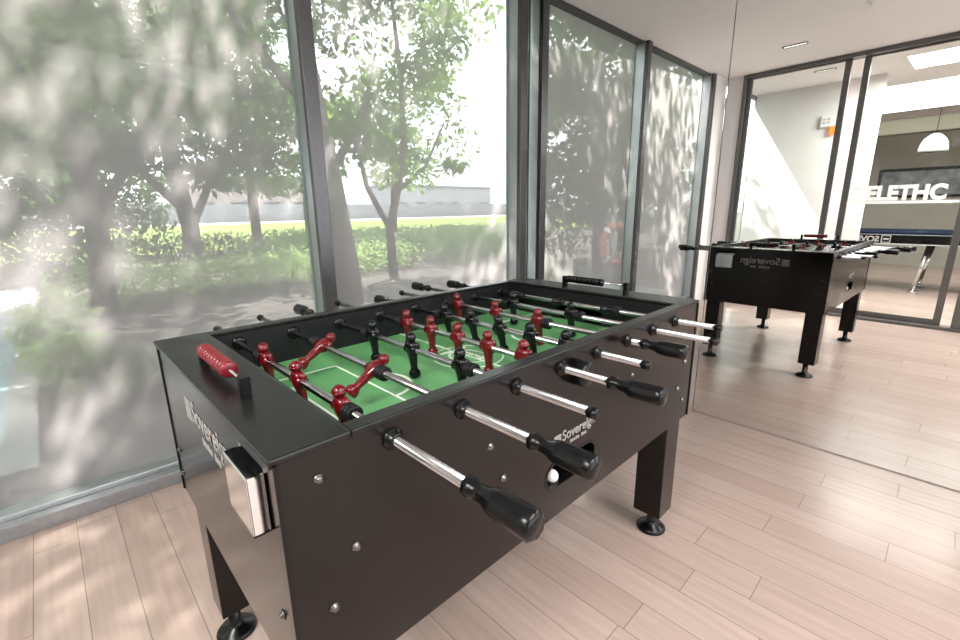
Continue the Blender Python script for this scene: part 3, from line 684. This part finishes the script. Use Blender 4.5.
# spreading tree seen through the left bay
tree((1.95, 9.6), ([(0, 0, 0), (.05, 0, 1.0), (-.05, .05, 2.0), (-.1, .1, 3.2), (0, .1, 4.8)], [.17, .145, .135, .11, .06]),
     [([(.02, 0, .9), (.5, .1, 1.8), (.9, .2, 3.0)], [.08, .06, .03]), ([(0, 0, 1.3), (-.7, .1, 2.2), (-1.4, .1, 3.3)], [.08, .06, .03])],
     [(0, 0, 4.6, 2.6, 2.2, 2.0, 5), (-1.7, -.3, 3.2, 1.4, 1.3, 1.2, 2), (1.4, .1, 3.0, 1.2, 1.0, 1.0, 1.4), (0, -.4, 2.5, 1.6, .8, .7, 1.2), (-2.0, -.6, 2.1, 1.0, .7, .5, .6)], 14000, .16, M_leaf2,
     'spreading dark-leaved tree with thick trunk in the middle of the left window', 13)
tree((.45, 7.4), ([(0, 0, 0), (.1, 0, 1.2), (.05, .1, 2.4), (.2, 0, 4.2)], [.15, .13, .11, .05]),
     [([(.1, 0, 1.2), (.7, -.3, 2.2), (1.2, -.6, 3.0)], [.07, .05, .02])],
     [(.1, 0, 4.4, 2.0, 1.8, 1.9, 3), (.3, -.8, 6.0, 1.7, 1.4, 1.4, 4), (.9, -.7, 3.0, .9, .8, .9, 1.0), (-1.0, -.5, 2.6, 1.1, .9, .9, 1.3), (-.5, -2.4, 2.35, .6, .45, .4, .35)], 16500, .15, M_leaf,
     'leafy tree rising at the far left of the left window beside the pool', 14)
tree((5.2, 16.0), ([(0, 0, 0), (0, 0, 1.5), (.1, .1, 3), (.1, .1, 5)], [.17, .15, .12, .05]), None,
     [(.1, 0, 4.4, 2.4, 2.2, 2.0, 4), (-.5, -.5, 2.5, 1.2, 1.0, .7, 1)], 4200, .20, M_leaf2,
     'background tree whose crown shows beside the first mullion in the left window', 16)
tree((9.5, 14.5), ([(0, 0, 0), (.1, 0, 1.2), (.2, 0, 2.5), (.3, 0, 4)], [.15, .12, .10, .04]), None,
     [(.2, 0, 3.2, 1.3, 1.3, 1.2, 4)], 2500, .20, M_leaf,
     'small background tree near the right edge of the middle window', 17)
for x_, y_, lab, sd_ in ((-2.4, 6.9, 'dark bushy tree beside the pool, seen in the mirror right next to the corner', 44), (-3.9, 6.0, 'nearest of three dark bushy trees left of the pool, seen only reflected', 18), (-6.6, 7.0, 'middle one of three dark bushy trees left of the pool, seen only reflected', 41), (-10.0, 7.5, 'farthest of three dark bushy trees left of the pool, seen only reflected', 42)):
    tree((x_, y_), ([(0, 0, 0), (0, 0, 1.5), (.1, .1, 3), (.1, .1, 5)], [.17, .15, .12, .05]), None,
         [(.1, 0, 3.8, 1.7, 1.6, 2.2, 3), (0, 0, 1.7, 1.5, 1.3, 1.4, 2)], 7500, .19, M_leaf2, lab, sd_)
tree((-1.2, 14.5), ([(0, 0, 0), (0, 0, 1.5), (.1, .1, 3), (.1, .1, 5)], [.15, .13, .1, .04]), None,
     [(.1, 0, 4.2, 2.6, 1.8, 2.4, 4), (.4, -.5, 2.0, 2.2, 1.0, 1.0, 1.6)], 8000, .22, M_leaf2, 'background tree with low branches behind the pool at the left of the left window', 43)
# hedges
def hedge(cx, cy, lx, ly, h, rot, n, size, m, label, seed):
    t = empty('hedge', label, 'hedge', (cx, cy, -.05), rot)
    cl = []; k = max(2, int(lx / .5))
    for i in range(k):
        for j in (-1, 0, 1): cl.append(((i + .5) / k * lx - lx / 2, j * ly * .3, h * .5, lx / k * .9, ly * .3, h * .55, 1))
    leaves_mesh('foliage', cl, n, size, m, t, seed, flat=1.0)
    b = MB()
    for i in range(k):
        x = (i + .5) / k * lx - lx / 2; b.tube([(x, 0, 0), (x + .03, .02, h * .7)], [.02, .008], 6)
    b.build('stems', M_bark, t)
hedge(3.1, 8.6, 6.0, 1.6, .62, R(8), 7000, .085, M_hedge, 'low bright green hedge seen through the left window', 21)
hedge(7.4, 9.9, 7.5, 4.2, .82, R(-36), 15000, .10, M_leaf2, 'broad leafy hedge seen through the middle window, behind the slim tree', 22)
hedge(8, 14.5, 22, 1.2, .72, R(-10), 15000, .115, M_shadehedge, 'long hedge coloured dark for shade along the near edge of the sunlit lawn', 23)
tree((1.2, 17), ([(0, 0, 0), (0, 0, 1.5), (.1, .1, 3), (.1, .1, 5)], [.17, .15, .12, .05]), None,
     [(.1, 0, 4.6, 3.4, 2.2, 2.6, 4), (-.5, -.5, 2.6, 2.8, 1.0, .9, 1.4)], 7000, .24, M_leaf2, 'wide background tree behind the spreading tree in the left window', 19)
tree((8.3, 19), ([(0, 0, 0), (0, 0, 1.5), (.1, .1, 3), (.1, .1, 5)], [.17, .15, .12, .05]), None,
     [(.1, 0, 4.6, 2.4, 2.2, 2.6, 4), (-.5, -.5, 2.9, 1.8, 1.0, .9, .9)], 4500, .24, M_leaf, 'background tree just left of the first mullion, farthest of the row', 20)
def shrub(x, y, r, h, n, m, label, seed, ls=.09, cr=.14):
    t = empty('shrub', label, 'shrub', (x, y, -.05)); leaves_mesh('foliage', [(0, 0, h * .55, r, r, h * .5, 1)], n, ls, m, t, seed, clump=20, crad=cr)
    b = MB()
    for k in range(5): b.tube([(0, 0, 0), (r * .5 * math.cos(k * 1.26), r * .5 * math.sin(k * 1.26), h * .7)], [.012, .005], 6)
    b.build('stems', M_bark, t)
shrub(-.05, 5.2, .28, .75, 700, M_hedge, 'low shrub growing at the edge of the pool, far left outside the left window', 31)
shrub(-.02, 4.25, .2, .5, 500, M_hedge, 'smaller shrub at the pool edge in front of the taller one', 33)
shrub(.25, 3.7, .22, .40, 400, M_leaf2, 'small dark shrub on the shaded earth close to the left window', 32)
shrub(-.9, 12.4, 1.5, 3.4, 3800, M_leaf2, 'tall dense bush behind the pool, left of the spreading tree', 51, .17, .4)
shrub(1.1, 13.2, 1.4, 3.1, 3600, M_leaf2, 'tall dense bush on the left side behind the trunk of the spreading tree', 52, .17, .4)
# far side: wall and buildings
b = MB(); b.box(-60, 90, 66, 66.4, 0, 2.2); struct(b.build('fence', M_fence), 'grey boundary wall beyond the road')
def building(x, y, w, d, h, m, label, rows, cols):
    t = empty('building', label, 'building', (x, y, 0))
    b = MB(); b.box(-w / 2, w / 2, 0, d, 0, h, .05); b.build('wall', m, t)
    b = MB(); b.box(-w / 2 - .3, w / 2 + .3, -.3, d + .3, h, h + .3); b.build('roof', M_fence, t)
    for i in range(rows):
        for j in range(cols):
            x0 = -w / 2 + (j + .25) * w / cols; b = MB(); b.box(x0, x0 + w / cols * .5, -.06, .05, 1.2 + i * 3, 2.6 + i * 3); b.build('window', M_bldg_dark, t)
building(26, 72, 22, 8, 6.0, M_bldg_pink, 'low pinkish building far beyond the hedge in the left window', 1, 5)
building(62, 74, 26, 8, 5.6, M_bldg, 'low grey building far beyond the road in the middle window', 1, 6)
# lifebuoy on a stand by the pool
t = empty('lifebuoy', 'red ring lifebuoy on a post beside the pool, seen in the mirror', 'lifebuoy', (-1.49, 4.13, -.03), R(8))
b = MB(); b.tube([(.31 * math.cos(2 * PI * k / 32), -.06, .62 + .31 * math.sin(2 * PI * k / 32)) for k in range(32)], .06, 12, True); b.build('ring', M_ringred, t)
b = MB(); b.box(-.03, .03, 0, .05, 0, 1.1, .005); b.build('post', M_grey, t)
for k in range(4):
    a0 = PI / 4 + k * PI / 2
    b = MB(); b.tube([(.31 * math.cos(a0 + s_), -.06, .62 + .31 * math.sin(a0 + s_)) for s_ in (-.12, -.06, 0, .06, .12)], .0625, 12); b.build('band', M_white, t)
